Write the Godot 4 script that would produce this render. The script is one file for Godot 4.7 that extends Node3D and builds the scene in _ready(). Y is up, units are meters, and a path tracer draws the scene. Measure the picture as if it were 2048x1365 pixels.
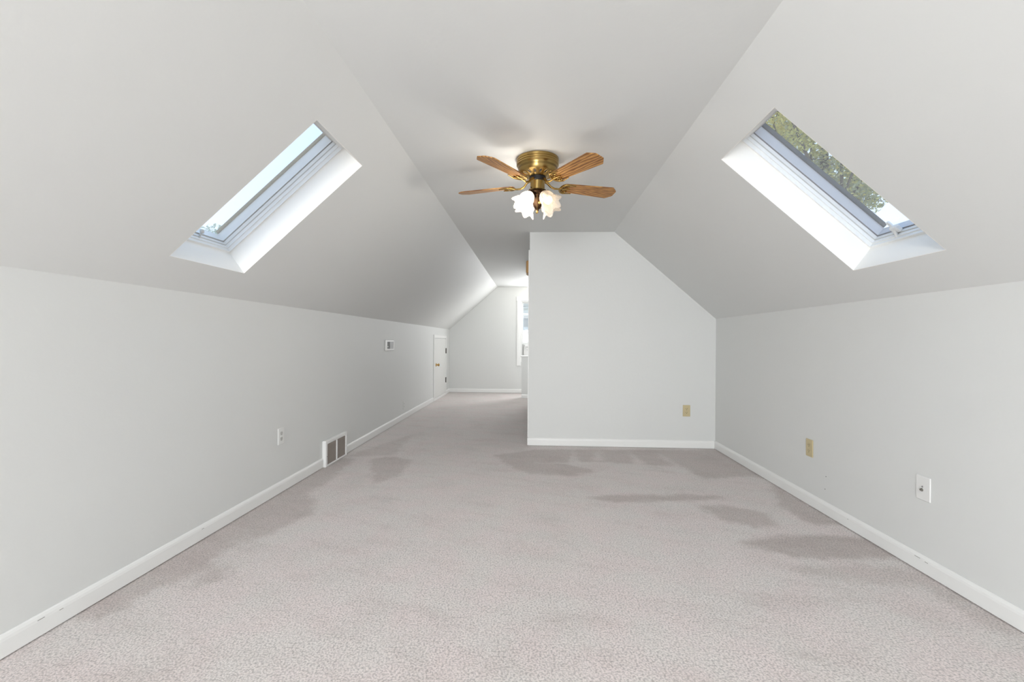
extends Node3D
# A converted attic: two knee walls, sloped ceilings with a skylight each, a flat ceiling with a brass fan,
# a partition on the right and a passage on the left that leads to the far gable.

# ---- measures of the room, metres ----
const XL := -1.819
const XR := 1.878
const KNEE := 1.346
const TOP := 2.2565
const CL := -0.795
const CR := 0.829
const ZP := -4.713      # face of the partition
const ZF := -9.469      # far gable wall
const ZB := 3.2         # gable wall behind the camera
const XP := -0.055      # left end of the partition
const ZE := -7.8        # back of the partitioned room
const FAN := Vector3(0.013, TOP, -2.825)

var M := {}
var taken := {}

# ---------------------------------------------------------------- mesh helpers
func mb() -> SurfaceTool:
	var st := SurfaceTool.new()
	st.begin(Mesh.PRIMITIVE_TRIANGLES)
	st.set_smooth_group(-1)
	return st

func tri_n(st: SurfaceTool, a: Vector3, b: Vector3, c: Vector3, n: Vector3) -> void:
	if (b - a).cross(c - a).dot(n) > 0.0:
		var t := b
		b = c
		c = t
	st.add_vertex(a)
	st.add_vertex(b)
	st.add_vertex(c)

func quad_n(st: SurfaceTool, a: Vector3, b: Vector3, c: Vector3, d: Vector3, n: Vector3) -> void:
	tri_n(st, a, b, c, n)
	tri_n(st, a, c, d, n)

func hexa(st: SurfaceTool, c: Array) -> void:
	var mid := Vector3.ZERO
	for p in c:
		mid += p / 8.0
	for f in [[0, 1, 3, 2], [4, 5, 7, 6], [0, 1, 5, 4], [2, 3, 7, 6], [0, 2, 6, 4], [1, 3, 7, 5]]:
		var q: Vector3 = (c[f[0]] + c[f[1]] + c[f[2]] + c[f[3]]) / 4.0
		quad_n(st, c[f[0]], c[f[1]], c[f[2]], c[f[3]], q - mid)

func box(st: SurfaceTool, lo: Vector3, hi: Vector3, xf := Transform3D.IDENTITY) -> void:
	var c := []
	for i in 8:
		c.append(xf * Vector3(hi.x if i & 1 else lo.x, hi.y if i & 2 else lo.y, hi.z if i & 4 else lo.z))
	hexa(st, c)

# a box with chamfered edges
func bevel(st: SurfaceTool, lo: Vector3, hi: Vector3, b: float, xf := Transform3D.IDENTITY) -> void:
	var m := (lo + hi) / 2.0
	var h := (hi - lo) / 2.0
	b = minf(b, 0.49 * minf(h.x, minf(h.y, h.z)) * 2.0)
	var at := func(full: int, s: Vector3) -> Vector3:
		var v := Vector3.ZERO
		for k in 3:
			v[k] = s[k] * (h[k] if k == full else h[k] - b)
		return v
	for a in 3:
		var u := (a + 1) % 3
		var w := (a + 2) % 3
		for s in [-1.0, 1.0]:
			var q := []
			for e in [[-1, -1], [1, -1], [1, 1], [-1, 1]]:
				var sg := Vector3.ZERO
				sg[a] = s
				sg[u] = e[0]
				sg[w] = e[1]
				q.append(at.call(a, sg))
			var n := Vector3.ZERO
			n[a] = s
			quad_n(st, xf * (m + q[0]), xf * (m + q[1]), xf * (m + q[2]), xf * (m + q[3]), xf.basis * n)
			for s2 in [-1.0, 1.0]:
				var p := []
				for e in [[a, -1.0], [u, -1.0], [u, 1.0], [a, 1.0]]:
					var sg := Vector3.ZERO
					sg[a] = s
					sg[u] = s2
					sg[w] = e[1]
					p.append(at.call(e[0], sg))
				var n2 := Vector3.ZERO
				n2[a] = s
				n2[u] = s2
				quad_n(st, xf * (m + p[0]), xf * (m + p[1]), xf * (m + p[2]), xf * (m + p[3]), xf.basis * n2)
	for i in 8:
		var sg := Vector3(1.0 if i & 1 else -1.0, 1.0 if i & 2 else -1.0, 1.0 if i & 4 else -1.0)
		tri_n(st, xf * (m + at.call(0, sg)), xf * (m + at.call(1, sg)), xf * (m + at.call(2, sg)), xf.basis * sg)

# a polygon in the plane of u and v, swept along w from d0 to d1
func prism(st: SurfaceTool, poly: PackedVector2Array, o: Vector3, u: Vector3, v: Vector3, w: Vector3, d0: float, d1: float) -> void:
	var idx := Geometry2D.triangulate_polygon(poly)
	for i in range(0, idx.size(), 3):
		var p := []
		for k in 3:
			p.append(o + u * poly[idx[i + k]].x + v * poly[idx[i + k]].y)
		tri_n(st, p[0] + w * d0, p[1] + w * d0, p[2] + w * d0, w * (d0 - d1))
		tri_n(st, p[0] + w * d1, p[1] + w * d1, p[2] + w * d1, w * (d1 - d0))
	var area := 0.0
	for i in poly.size():
		area += poly[i].cross(poly[(i + 1) % poly.size()])
	for i in poly.size():
		var a := poly[i]
		var b := poly[(i + 1) % poly.size()]
		var n2 := Vector2(b.y - a.y, a.x - b.x) * signf(area)
		var pa := o + u * a.x + v * a.y
		var pb := o + u * b.x + v * b.y
		quad_n(st, pa + w * d0, pb + w * d0, pb + w * d1, pa + w * d1, u * n2.x + v * n2.y)

# a profile of (radius, height) turned round y; walk it down the outside, in along the bottom and up the inside
func lathe(st: SurfaceTool, prof: Array, seg: int, xf := Transform3D.IDENTITY, crease := 35.0) -> void:
	var g := 1
	for i in prof.size() - 1:
		var a: Vector2 = prof[i]
		var b: Vector2 = prof[i + 1]
		if i > 0:
			var t0: Vector2 = a - prof[i - 1]
			if absf(rad_to_deg(t0.angle_to(b - a))) > crease:
				g += 1
		st.set_smooth_group(g)
		for j in seg:
			var t := TAU * j / seg
			var t1 := TAU * (j + 1) / seg
			var p := Vector3(a.x * cos(t), a.y, a.x * sin(t))
			var q := Vector3(a.x * cos(t1), a.y, a.x * sin(t1))
			var r := Vector3(b.x * cos(t1), b.y, b.x * sin(t1))
			var s := Vector3(b.x * cos(t), b.y, b.x * sin(t))
			var tm := (t + t1) / 2.0
			var n := xf.basis * Vector3(-(b.y - a.y) * cos(tm), b.x - a.x, -(b.y - a.y) * sin(tm))
			if a.x > 1e-6:
				tri_n(st, xf * p, xf * q, xf * r, n) if b.x > 1e-6 else tri_n(st, xf * p, xf * q, xf * s, n)
			if b.x > 1e-6:
				tri_n(st, xf * p, xf * r, xf * s, n)
	st.set_smooth_group(-1)

# the same for brushed metal: UVs run round the axis and along the profile
func lathe_uv(st: SurfaceTool, prof: Array, seg: int) -> void:
	var g := 1
	var v := 0.0
	for i in prof.size() - 1:
		var a: Vector2 = prof[i]
		var b: Vector2 = prof[i + 1]
		if i > 0 and absf(rad_to_deg((a - prof[i - 1]).angle_to(b - a))) > 35.0:
			g += 1
		st.set_smooth_group(g)
		var v1 := v + (b - a).length()
		for j in seg:
			# clockwise as seen from outside
			for c in [[0, 0], [1, 1], [0, 1], [0, 0], [1, 0], [1, 1]]:
				var t: float = TAU * (j + c[1]) / seg
				var p: Vector2 = a if c[0] == 0 else b
				st.set_uv(Vector2(float(j + c[1]) / seg, (v if c[0] == 0 else v1) * 4.0))
				st.add_vertex(Vector3(p.x * cos(t), p.y, p.x * sin(t)))
		v = v1
	st.set_smooth_group(-1)

func tube(st: SurfaceTool, pts: Array, r, seg := 8, closed := false) -> void:
	var rings := []
	var up := Vector3(0.13, 0.97, 0.21).normalized()
	var n := pts.size()
	for i in n:
		var a: Vector3 = pts[(i - 1 + n) % n] if closed or i > 0 else pts[0]
		var b: Vector3 = pts[(i + 1) % n] if closed or i < n - 1 else pts[n - 1]
		var t := (b - a).normalized()
		var x := up.cross(t).normalized()
		if x.length() < 0.5:
			x = Vector3.RIGHT
		var y := t.cross(x)
		var rr: float = r[i] if r is Array else r
		var ring := []
		for j in seg:
			var q := TAU * j / seg
			ring.append(pts[i] + (x * cos(q) + y * sin(q)) * rr)
		rings.append(ring)
	st.set_smooth_group(1)
	for i in (n if closed else n - 1):
		var mid: Vector3 = (pts[i] + pts[(i + 1) % n]) / 2.0
		for j in seg:
			var a: Vector3 = rings[i][j]
			var b: Vector3 = rings[i][(j + 1) % seg]
			var c: Vector3 = rings[(i + 1) % n][(j + 1) % seg]
			var d: Vector3 = rings[(i + 1) % n][j]
			quad_n(st, a, b, c, d, (a + b + c + d) / 4.0 - mid)
	st.set_smooth_group(-1)
	if not closed:
		for e in [[0, 1], [n - 1, n - 2]]:
			for j in seg:
				tri_n(st, pts[e[0]], rings[e[0]][j], rings[e[0]][(j + 1) % seg], pts[e[0]] - pts[e[1]])

func numbered(called: String) -> String:
	taken[called] = taken.get(called, -1) + 1
	return called if taken[called] == 0 else "%s_%03d" % [called, taken[called]]

func obj(called: String, st: SurfaceTool, m: Material, parent: Node = self, at := Vector3.ZERO) -> MeshInstance3D:
	st.generate_normals()
	var o := MeshInstance3D.new()
	o.mesh = st.commit()
	o.mesh.surface_set_material(0, m)
	o.name = numbered(called) if parent == self else called
	o.position = at
	parent.add_child(o, true)
	return o

func tag(o: Node, label: String, category: String, group := "", kind := "") -> void:
	o.set_meta("label", label)
	o.set_meta("category", category)
	if group:
		o.set_meta("group", group)
	if kind:
		o.set_meta("kind", kind)

func thing(called: String, label: String, category: String, at := Vector3.ZERO, group := "", kind := "") -> Node3D:
	var o := Node3D.new()
	o.name = numbered(called)
	o.position = at
	add_child(o)
	tag(o, label, category, group, kind)
	return o

func mat(called: String, c: Color, rough: float, metal := 0.0) -> StandardMaterial3D:
	var m := StandardMaterial3D.new()
	m.resource_name = called
	m.albedo_color = c
	m.roughness = rough
	m.metallic = metal
	M[called] = m
	return m

func rgb(r: int, g: int, b: int) -> Color:
	return Color(r / 255.0, g / 255.0, b / 255.0)

# ---------------------------------------------------------------- the slopes
# side -1 left, +1 right: s runs up the slope from the knee wall, n out through the roof
func slope_s(side: int) -> Vector3:
	return Vector3((CL - XL) if side < 0 else (CR - XR), TOP - KNEE, 0).normalized()

func slope_n(side: int) -> Vector3:
	var s := slope_s(side)
	return Vector3(-s.y, s.x, 0) if side < 0 else Vector3(s.y, -s.x, 0)

func on_slope(side: int, s: float, n: float, z: float) -> Vector3:
	return Vector3(XL if side < 0 else XR, KNEE, 0) + slope_s(side) * s + slope_n(side) * n + Vector3(0, 0, z)

func sbox(st: SurfaceTool, side: int, s0: float, s1: float, n0: float, n1: float, z0: float, z1: float, o := Vector3.ZERO) -> void:
	var c := []
	for i in 8:
		c.append(on_slope(side, s1 if i & 1 else s0, n1 if i & 2 else n0, z1 if i & 4 else z0) - o)
	hexa(st, c)

func height_at(x: float) -> float:
	if x < CL:
		return KNEE + (TOP - KNEE) * (x - XL) / (CL - XL)
	if x > CR:
		return KNEE + (TOP - KNEE) * (XR - x) / (XR - CR)
	return TOP

# the part of the gable's outline between two x, from y0 up to y1 or the ceiling
func outline(x0: float, x1: float, y0: float, y1 := 99.0) -> PackedVector2Array:
	var p := PackedVector2Array([Vector2(x0, y0), Vector2(x1, y0)])
	if y1 < 90.0:
		p.append_array([Vector2(x1, y1), Vector2(x0, y1)])
		return p
	p.append(Vector2(x1, height_at(x1)))
	for x in [CR, CL]:
		if x < x1 - 0.001 and x > x0 + 0.001:
			p.append(Vector2(x, TOP))
	p.append(Vector2(x0, height_at(x0)))
	return p

func _ready() -> void:
	# ---- camera
	var cam := Camera3D.new()
	cam.name = "camera"
	add_child(cam)
	var right := Vector3(0.998712, 0.006756, -0.050288)
	var up := Vector3(-0.006710, 0.999977, 0.001100)
	cam.transform = Transform3D(Basis(right, up, right.cross(up)).orthonormalized(), Vector3(0, 1.1, 0))
	cam.fov = 74.96
	cam.near = 0.05
	cam.far = 400.0
	cam.current = true
	# ---- sky and exposure
	var sky_mat := ProceduralSkyMaterial.new()
	sky_mat.sky_top_color = Color(0.72, 0.85, 1.0)
	sky_mat.sky_horizon_color = Color(1.0, 1.0, 1.0)
	sky_mat.sky_curve = 0.15
	sky_mat.sky_energy_multiplier = 1.2
	sky_mat.ground_bottom_color = Color(0.45, 0.47, 0.42)
	sky_mat.ground_horizon_color = Color(0.8, 0.82, 0.8)
	var env := Environment.new()
	env.background_mode = Environment.BG_SKY
	env.sky = Sky.new()
	env.sky.sky_material = sky_mat
	env.tonemap_mode = Environment.TONE_MAPPER_LINEAR
	env.tonemap_exposure = 1.0
	env.sdfgi_enabled = true
	env.ssao_enabled = true
	env.ssil_enabled = true
	var we := WorldEnvironment.new()
	we.name = "environment"
	we.environment = env
	add_child(we)
	# ---- added area light, stronger than the sky, at an unseen window behind the camera
	var day := AreaLight3D.new()
	day.name = "unseen_window_light"
	day.area_size = Vector2(1.3, 1.1)
	day.light_energy = 16.4
	day.light_color = Color(0.974, 0.988, 1.0)
	day.shadow_enabled = true
	day.area_range = 30.0
	day.position = Vector3(-0.8, 1.1, ZB - 0.03)
	add_child(day)

	# ---- daylight through the far gable's window
	var far := AreaLight3D.new()
	far.name = "far_window_daylight"
	far.area_size = Vector2(0.54, 0.8)
	far.light_energy = 3.6
	far.light_color = Color(0.985, 0.99, 1.0)
	far.shadow_enabled = true
	far.area_range = 30.0
	far.position = Vector3(0.28, 1.49, ZF + 0.03)
	far.rotation.y = PI
	add_child(far)

	materials()
	room()
	skylight(-1, 0.203, 1.120, -2.475, -1.953)
	skylight(1, 0.225, 1.149, -2.4785, -1.9415)
	far_window()
	gable_window()
	access_door()
	wall_fittings()
	ceiling_fan()
	passage()
	outside()

# ---------------------------------------------------------------- materials
func noise(kind: int, freq: float, seed_: int, octaves := 3) -> FastNoiseLite:
	var n := FastNoiseLite.new()
	n.noise_type = kind
	n.frequency = freq
	n.seed = seed_
	n.fractal_octaves = octaves
	return n

func materials() -> void:
	var paint := mat("wall_paint", rgb(226, 227, 225), 0.6)
	paint.uv1_triplanar = true
	paint.uv1_world_triplanar = true
	paint.uv1_scale = Vector3.ONE * 2.2
	var roll := noise(FastNoiseLite.TYPE_SIMPLEX, 0.02, 5, 4).get_seamless_image(512, 512)
	roll.convert(Image.FORMAT_RGB8)
	roll.bump_map_to_normal_map(1.2)
	paint.normal_enabled = true
	paint.normal_texture = ImageTexture.create_from_image(roll)
	paint.normal_scale = 0.25
	mat("white_paint", rgb(243, 243, 241), 0.4)
	mat("shaft_paint", rgb(249, 246, 240), 0.6)
	mat("scuff", rgb(128, 124, 118), 0.8)
	mat("door_paint", rgb(232, 232, 229), 0.45)
	mat("white_plastic", rgb(236, 236, 234), 0.35)
	mat("ivory_plastic", rgb(205, 190, 150), 0.4)
	mat("painted_plastic", rgb(228, 229, 226), 0.5)
	mat("grey_plastic", rgb(206, 206, 203), 0.4)  # own grey of gasket and hook; painted shading on one outlet
	mat("slot_shade", rgb(38, 34, 30), 0.6)  # painted dark for the shade inside slots and holes that are not cut
	mat("grey_metal", rgb(150, 150, 148), 0.4, 0.6)
	mat("steel", rgb(160, 158, 152), 0.3, 1.0)
	var br := mat("brass", rgb(168, 142, 88), 0.3, 1.0)
	br.anisotropy_enabled = true
	br.anisotropy = -0.75
	mat("bright_brass", rgb(206, 172, 108), 0.2, 1.0)
	mat("polished_brass", rgb(172, 142, 84), 0.24, 1.0)
	mat("dark_bronze", rgb(66, 48, 34), 0.38, 0.9)
	mat("black_rubber", rgb(20, 19, 20), 0.55)
	mat("dark_aluminium", rgb(50, 56, 64), 0.4, 0.3)
	mat("curb_grey", rgb(205, 202, 204), 0.5)
	mat("curb_pale", rgb(236, 233, 228), 0.5)
	mat("flashing_brown", rgb(165, 152, 128), 0.7)
	mat("louver_brown", rgb(168, 157, 148), 0.5, 0.0)
	mat("hinge_dark", rgb(70, 64, 58), 0.4, 0.8)
	mat("box_grey", rgb(112, 112, 110), 0.6)
	mat("panel_grey", rgb(172, 173, 173), 0.5)
	var g := mat("glass", Color(0.95, 0.98, 1.0, 0.04), 0.02)
	g.transparency = BaseMaterial3D.TRANSPARENCY_ALPHA
	var sh := mat("shade_glass", Color(0.95, 0.92, 0.88, 0.4), 0.3)
	sh.transparency = BaseMaterial3D.TRANSPARENCY_ALPHA
	sh.backlight_enabled = true
	sh.backlight = Color(0.8, 0.77, 0.72)
	for e in [["bulb_cool", Color(1, 0.99, 0.97), 8.0], ["bulb_warm", Color(1, 0.88, 0.70), 0.9], ["globe_glow", Color(1, 0.98, 0.94), 2.5]]:
		var b := mat(e[0], Color(0.95, 0.95, 0.93), 0.4)
		b.emission_enabled = true
		b.emission = e[1]
		b.emission_energy_multiplier = e[2]
	# oak: straight bands along u with a cathedral figure
	for k in 3:
		var im := Image.create(512, 128, false, Image.FORMAT_RGB8)
		var warp := noise(FastNoiseLite.TYPE_SIMPLEX, 1.0, 30 + k, 3)
		var fine := noise(FastNoiseLite.TYPE_SIMPLEX, 1.0, 60 + k, 2)
		for y in 128:
			for x in 512:
				var u := x / 512.0
				var v := y / 128.0 - 0.5
				var fig := v * 7.0 if k == 1 else absf(v + 0.06 * k - 0.06) * 8.0 - u * (2.2 + 0.8 * k)
				var ring := fig + 0.55 * warp.get_noise_2d(u * 0.9, v * 2.0 + k) + 0.12 * warp.get_noise_2d(u * 5.0, v * 9.0)
				var line := pow(0.5 + 0.5 * sin(ring * TAU), 0.8)
				var pore := fine.get_noise_2d(u * 3.5, v * 70.0)
				var t := clampf(0.12 + 0.75 * line + pore * 0.3, 0.0, 1.0)
				im.set_pixel(x, y, rgb(114, 68, 26).lerp(rgb(208, 156, 86), t))
		var w := mat("oak_%d" % k, Color.WHITE, 0.38)
		w.albedo_texture = ImageTexture.create_from_image(im)
	mat("oak_plain", rgb(186, 142, 84), 0.45)
	carpet()

const NAP := [
	[0.5, [-0.04, -4.53, 1.86, -4.66, 1.92, -4.40, 1.89, -3.71, 1.76, -3.76, 1.39, -3.67, 1.26, -4.01, 0.61, -4.12, 0.10, -4.04, -0.04, -4.07]],
	[-0.4, [0.40, -4.57, 0.42, -3.99, 0.32, -4.02]],
	[-0.4, [0.66, -4.59, 0.65, -4.17, 0.55, -4.16]],
	[-0.4, [0.95, -4.56, 1.05, -3.85, 0.90, -3.91]],
	[-0.35, [1.23, -4.53, 1.34, -3.87, 1.22, -3.86]],
	[0.5, [-0.03, -4.03, 0.27, -4.02, 0.55, -3.81, 0.29, -3.66, 0.01, -3.70]],
	[0.6, [0.35, -3.17, 0.69, -3.25, 1.27, -3.27, 1.34, -3.22, 1.10, -3.16, 0.58, -3.09]],
	[0.55, [1.09, -3.04, 1.33, -3.08, 1.51, -2.96, 1.48, -2.77, 1.31, -2.71, 1.19, -2.82]],
	[0.55, [1.85, -3.64, 1.88, -3.23, 1.88, -2.81, 1.69, -2.78, 1.66, -3.10, 1.82, -3.46]],
	[0.65, [1.11, -2.51, 1.40, -2.61, 1.68, -2.64, 1.88, -2.61, 1.90, -2.40, 1.59, -2.35, 1.35, -2.36, 1.18, -2.46]],
	[0.35, [1.20, -2.23, 1.51, -2.29, 1.79, -2.29, 1.84, -2.14, 1.60, -2.10, 1.38, -2.17]],
	[0.2, [0.88, -1.98, 1.12, -2.02, 1.41, -1.98, 1.16, -1.91, 0.92, -1.91]],
	[0.35, [1.88, -2.37, 1.89, -1.83, 1.79, -1.72, 1.75, -1.86, 1.77, -2.11]],
	[0.5, [-1.85, -1.67, -1.85, -2.08, -1.85, -2.66, -1.85, -3.67, -1.85, -4.10, -1.64, -4.03, -1.62, -3.27, -1.60, -2.71, -1.61, -2.31, -1.58, -2.05, -1.65, -1.86, -1.68, -1.68, -1.73, -1.66]],
	[0.5, [-1.76, -2.93, -1.57, -3.08, -1.39, -2.80, -1.48, -2.46, -1.56, -2.34, -1.71, -2.56]],
	[0.45, [-1.52, -4.04, -1.36, -4.14, -1.13, -4.07, -1.08, -3.59, -1.22, -3.35]],
	[0.3, [-1.78, -4.10, -1.54, -4.84, -1.42, -5.14, -1.34, -4.22]],
	[0.35, [-1.88, -3.86, -1.68, -4.03, -1.58, -3.44, -1.60, -3.17]],
	[0.3, [-1.58, -2.05, -1.45, -2.08, -1.43, -1.96, -1.50, -1.86]],
	[0.5, [-0.39, -4.29, -0.00, -4.50, -0.00, -3.67, -0.18, -3.85]],
]
const CARPET := Rect2(-1.86, -9.5, 3.76, 8.5)    # the part of the floor that the nap map covers

# cut-pile carpet: the marks that the vacuum left where the pile lies the other way, blotches of dye, and tufts
func carpet() -> void:
	var w := 512
	var h := 1152
	var mask := PackedFloat32Array()
	mask.resize(w * h)
	for e in NAP:
		var poly := PackedVector2Array()
		for i in range(0, e[1].size(), 2):
			poly.append(Vector2(e[1][i], e[1][i + 1]))
		var r := Rect2(poly[0], Vector2.ZERO)
		for p in poly:
			r = r.expand(p)
		var x0 := clampi(int((r.position.x - CARPET.position.x) / CARPET.size.x * w), 0, w - 1)
		var x1 := clampi(int((r.end.x - CARPET.position.x) / CARPET.size.x * w), 0, w - 1)
		var y0 := clampi(int((r.position.y - CARPET.position.y) / CARPET.size.y * h), 0, h - 1)
		var y1 := clampi(int((r.end.y - CARPET.position.y) / CARPET.size.y * h), 0, h - 1)
		for y in range(y0, y1 + 1):
			for x in range(x0, x1 + 1):
				if Geometry2D.is_point_in_polygon(CARPET.position + Vector2(x + 0.5, y + 0.5) / Vector2(w, h) * CARPET.size, poly):
					mask[y * w + x] = maxf(mask[y * w + x], e[0]) if e[0] > 0 else maxf(0.0, mask[y * w + x] + e[0])
	for pass_ in 2:      # the pile leans over gradually: soften the borders by a few centimetres
		for step in [1, w]:
			var src := mask.duplicate()
			for y in range(4, h - 4):
				for x in range(4, w - 4):
					var i := y * w + x
					mask[i] = (src[i - 3 * step] + src[i - 2 * step] + src[i - step] + src[i] + src[i + step] + src[i + 2 * step] + src[i + 3 * step]) / 7.0
	var ragged := noise(FastNoiseLite.TYPE_SIMPLEX, 0.05, 11, 3)
	var blotch := noise(FastNoiseLite.TYPE_SIMPLEX, 0.012, 12, 4)
	var tint := noise(FastNoiseLite.TYPE_SIMPLEX, 0.02, 13, 3)
	var im := Image.create(w, h, false, Image.FORMAT_RGB8)
	for y in h:
		for x in w:
			var wx := clampi(x + int(ragged.get_noise_2d(x, y) * 5.0), 0, w - 1)
			var wy := clampi(y + int(ragged.get_noise_2d(x + 900, y) * 4.0), 0, h - 1)
			var t := mask[wy * w + wx] * 0.85 + 0.16 * maxf(0.0, blotch.get_noise_2d(x, y)) + 0.14 * maxf(0.0, blotch.get_noise_2d(x * 0.8 + 700.0, y * 3.2 - x * 0.9)) + 0.1 * ragged.get_noise_2d(x * 3.0, y * 3.0 + 400.0)
			var c := rgb(230, 223, 219).lerp(rgb(233, 221, 218), clampf(0.5 + 0.9 * tint.get_noise_2d(x, y), 0, 1))
			im.set_pixel(x, y, c.lerp(rgb(176, 162, 156), clampf(t, 0.0, 1.0)))
	var tuft := noise(FastNoiseLite.TYPE_CELLULAR, 0.045, 21, 2)
	tuft.cellular_return_type = FastNoiseLite.RETURN_DISTANCE
	var a := tuft.get_seamless_image(1024, 1024)
	var b := noise(FastNoiseLite.TYPE_SIMPLEX, 0.03, 22, 4).get_seamless_image(1024, 1024)
	var hi := Image.create(1024, 1024, false, Image.FORMAT_RGB8)
	var col := Image.create(1024, 1024, false, Image.FORMAT_RGB8)
	for y in 1024:
		for x in 1024:
			var d := 0.55 * (1.0 - a.get_pixel(x, y).r) + 0.45 * b.get_pixel(x, y).r
			hi.set_pixel(x, y, Color(d, d, d))
			var k := clampf(0.92 + 0.5 * (d - 0.5), 0.0, 1.0)
			col.set_pixel(x, y, Color(k, k, k))
	var m := mat("carpet", Color.WHITE, 0.95)
	m.metallic_specular = 0.2
	m.albedo_texture = ImageTexture.create_from_image(col)
	m.detail_enabled = true
	m.detail_blend_mode = BaseMaterial3D.BLEND_MODE_MUL
	m.detail_albedo = ImageTexture.create_from_image(im)
	m.detail_uv_layer = BaseMaterial3D.DETAIL_UV_2
	m.rim_enabled = true
	m.rim = 0.6
	m.rim_tint = 0.6
	var n := hi.duplicate()
	n.bump_map_to_normal_map(3.5)
	m.normal_enabled = true
	m.normal_texture = ImageTexture.create_from_image(n)
	m.normal_scale = 1.2
	M["carpet_normal"] = n

# ---------------------------------------------------------------- the room
func floor_mesh() -> void:
	# the first UVs repeat the tufts every 0.37 m, the second lay the nap map over the floor
	var st := SurfaceTool.new()
	st.begin(Mesh.PRIMITIVE_TRIANGLES)
	var v := func(x: float, y: float, z: float) -> void:
		st.set_uv(Vector2(x, z) / 0.37)
		st.set_uv2(Vector2((x - CARPET.position.x) / CARPET.size.x, (z - CARPET.position.y) / CARPET.size.y))
		st.add_vertex(Vector3(x, y, z))
	var x0 := XL - 0.1
	var x1 := XR + 0.1
	var z0 := ZF - 0.1
	var z1 := ZB + 0.1
	st.set_normal(Vector3.UP)
	for p in [[x0, z0], [x1, z0], [x1, z1], [x0, z0], [x1, z1], [x0, z1]]:
		v.call(p[0], 0.0, p[1])
	st.set_normal(Vector3.DOWN)
	for p in [[x0, z0], [x1, z1], [x1, z0], [x0, z0], [x0, z1], [x1, z1]]:
		v.call(p[0], -0.2, p[1])
	for e in [[x0, z0, x0, z1, Vector3.LEFT], [x1, z1, x1, z0, Vector3.RIGHT], [x1, z0, x0, z0, Vector3.FORWARD], [x0, z1, x1, z1, Vector3.BACK]]:
		st.set_normal(e[4])
		for p in [[0, 0.0], [1, -0.2], [1, 0.0], [0, 0.0], [0, -0.2], [1, -0.2]]:
			v.call(e[p[0] * 2], p[1], e[p[0] * 2 + 1])
	var o := MeshInstance3D.new()
	o.name = "floor"
	o.mesh = st.commit()
	o.mesh.surface_set_material(0, M.carpet)
	add_child(o)
	tag(o, "pinkish beige cut-pile carpet with vacuum marks over the whole floor", "floor", "", "structure")

func structure(called: String, st: SurfaceTool, m: Material, label: String, category: String) -> MeshInstance3D:
	var o := obj(called, st, m)
	tag(o, label, category, "", "structure")
	return o

func baseboard(called: String, label: String, a: Vector3, b: Vector3, inward: Vector3, hgt := 0.083) -> MeshInstance3D:
	var st := mb()
	var p := PackedVector2Array([Vector2(0, 0.005), Vector2(0.013, 0.005), Vector2(0.013, hgt - 0.022), Vector2(0.011, hgt - 0.012), Vector2(0.007, hgt - 0.004), Vector2(0.003, hgt), Vector2(0, hgt)])
	prism(st, p, a, inward, Vector3.UP, (b - a).normalized(), 0.0, (b - a).length())
	return structure(called, st, M.white_paint, label, "baseboard")

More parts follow.
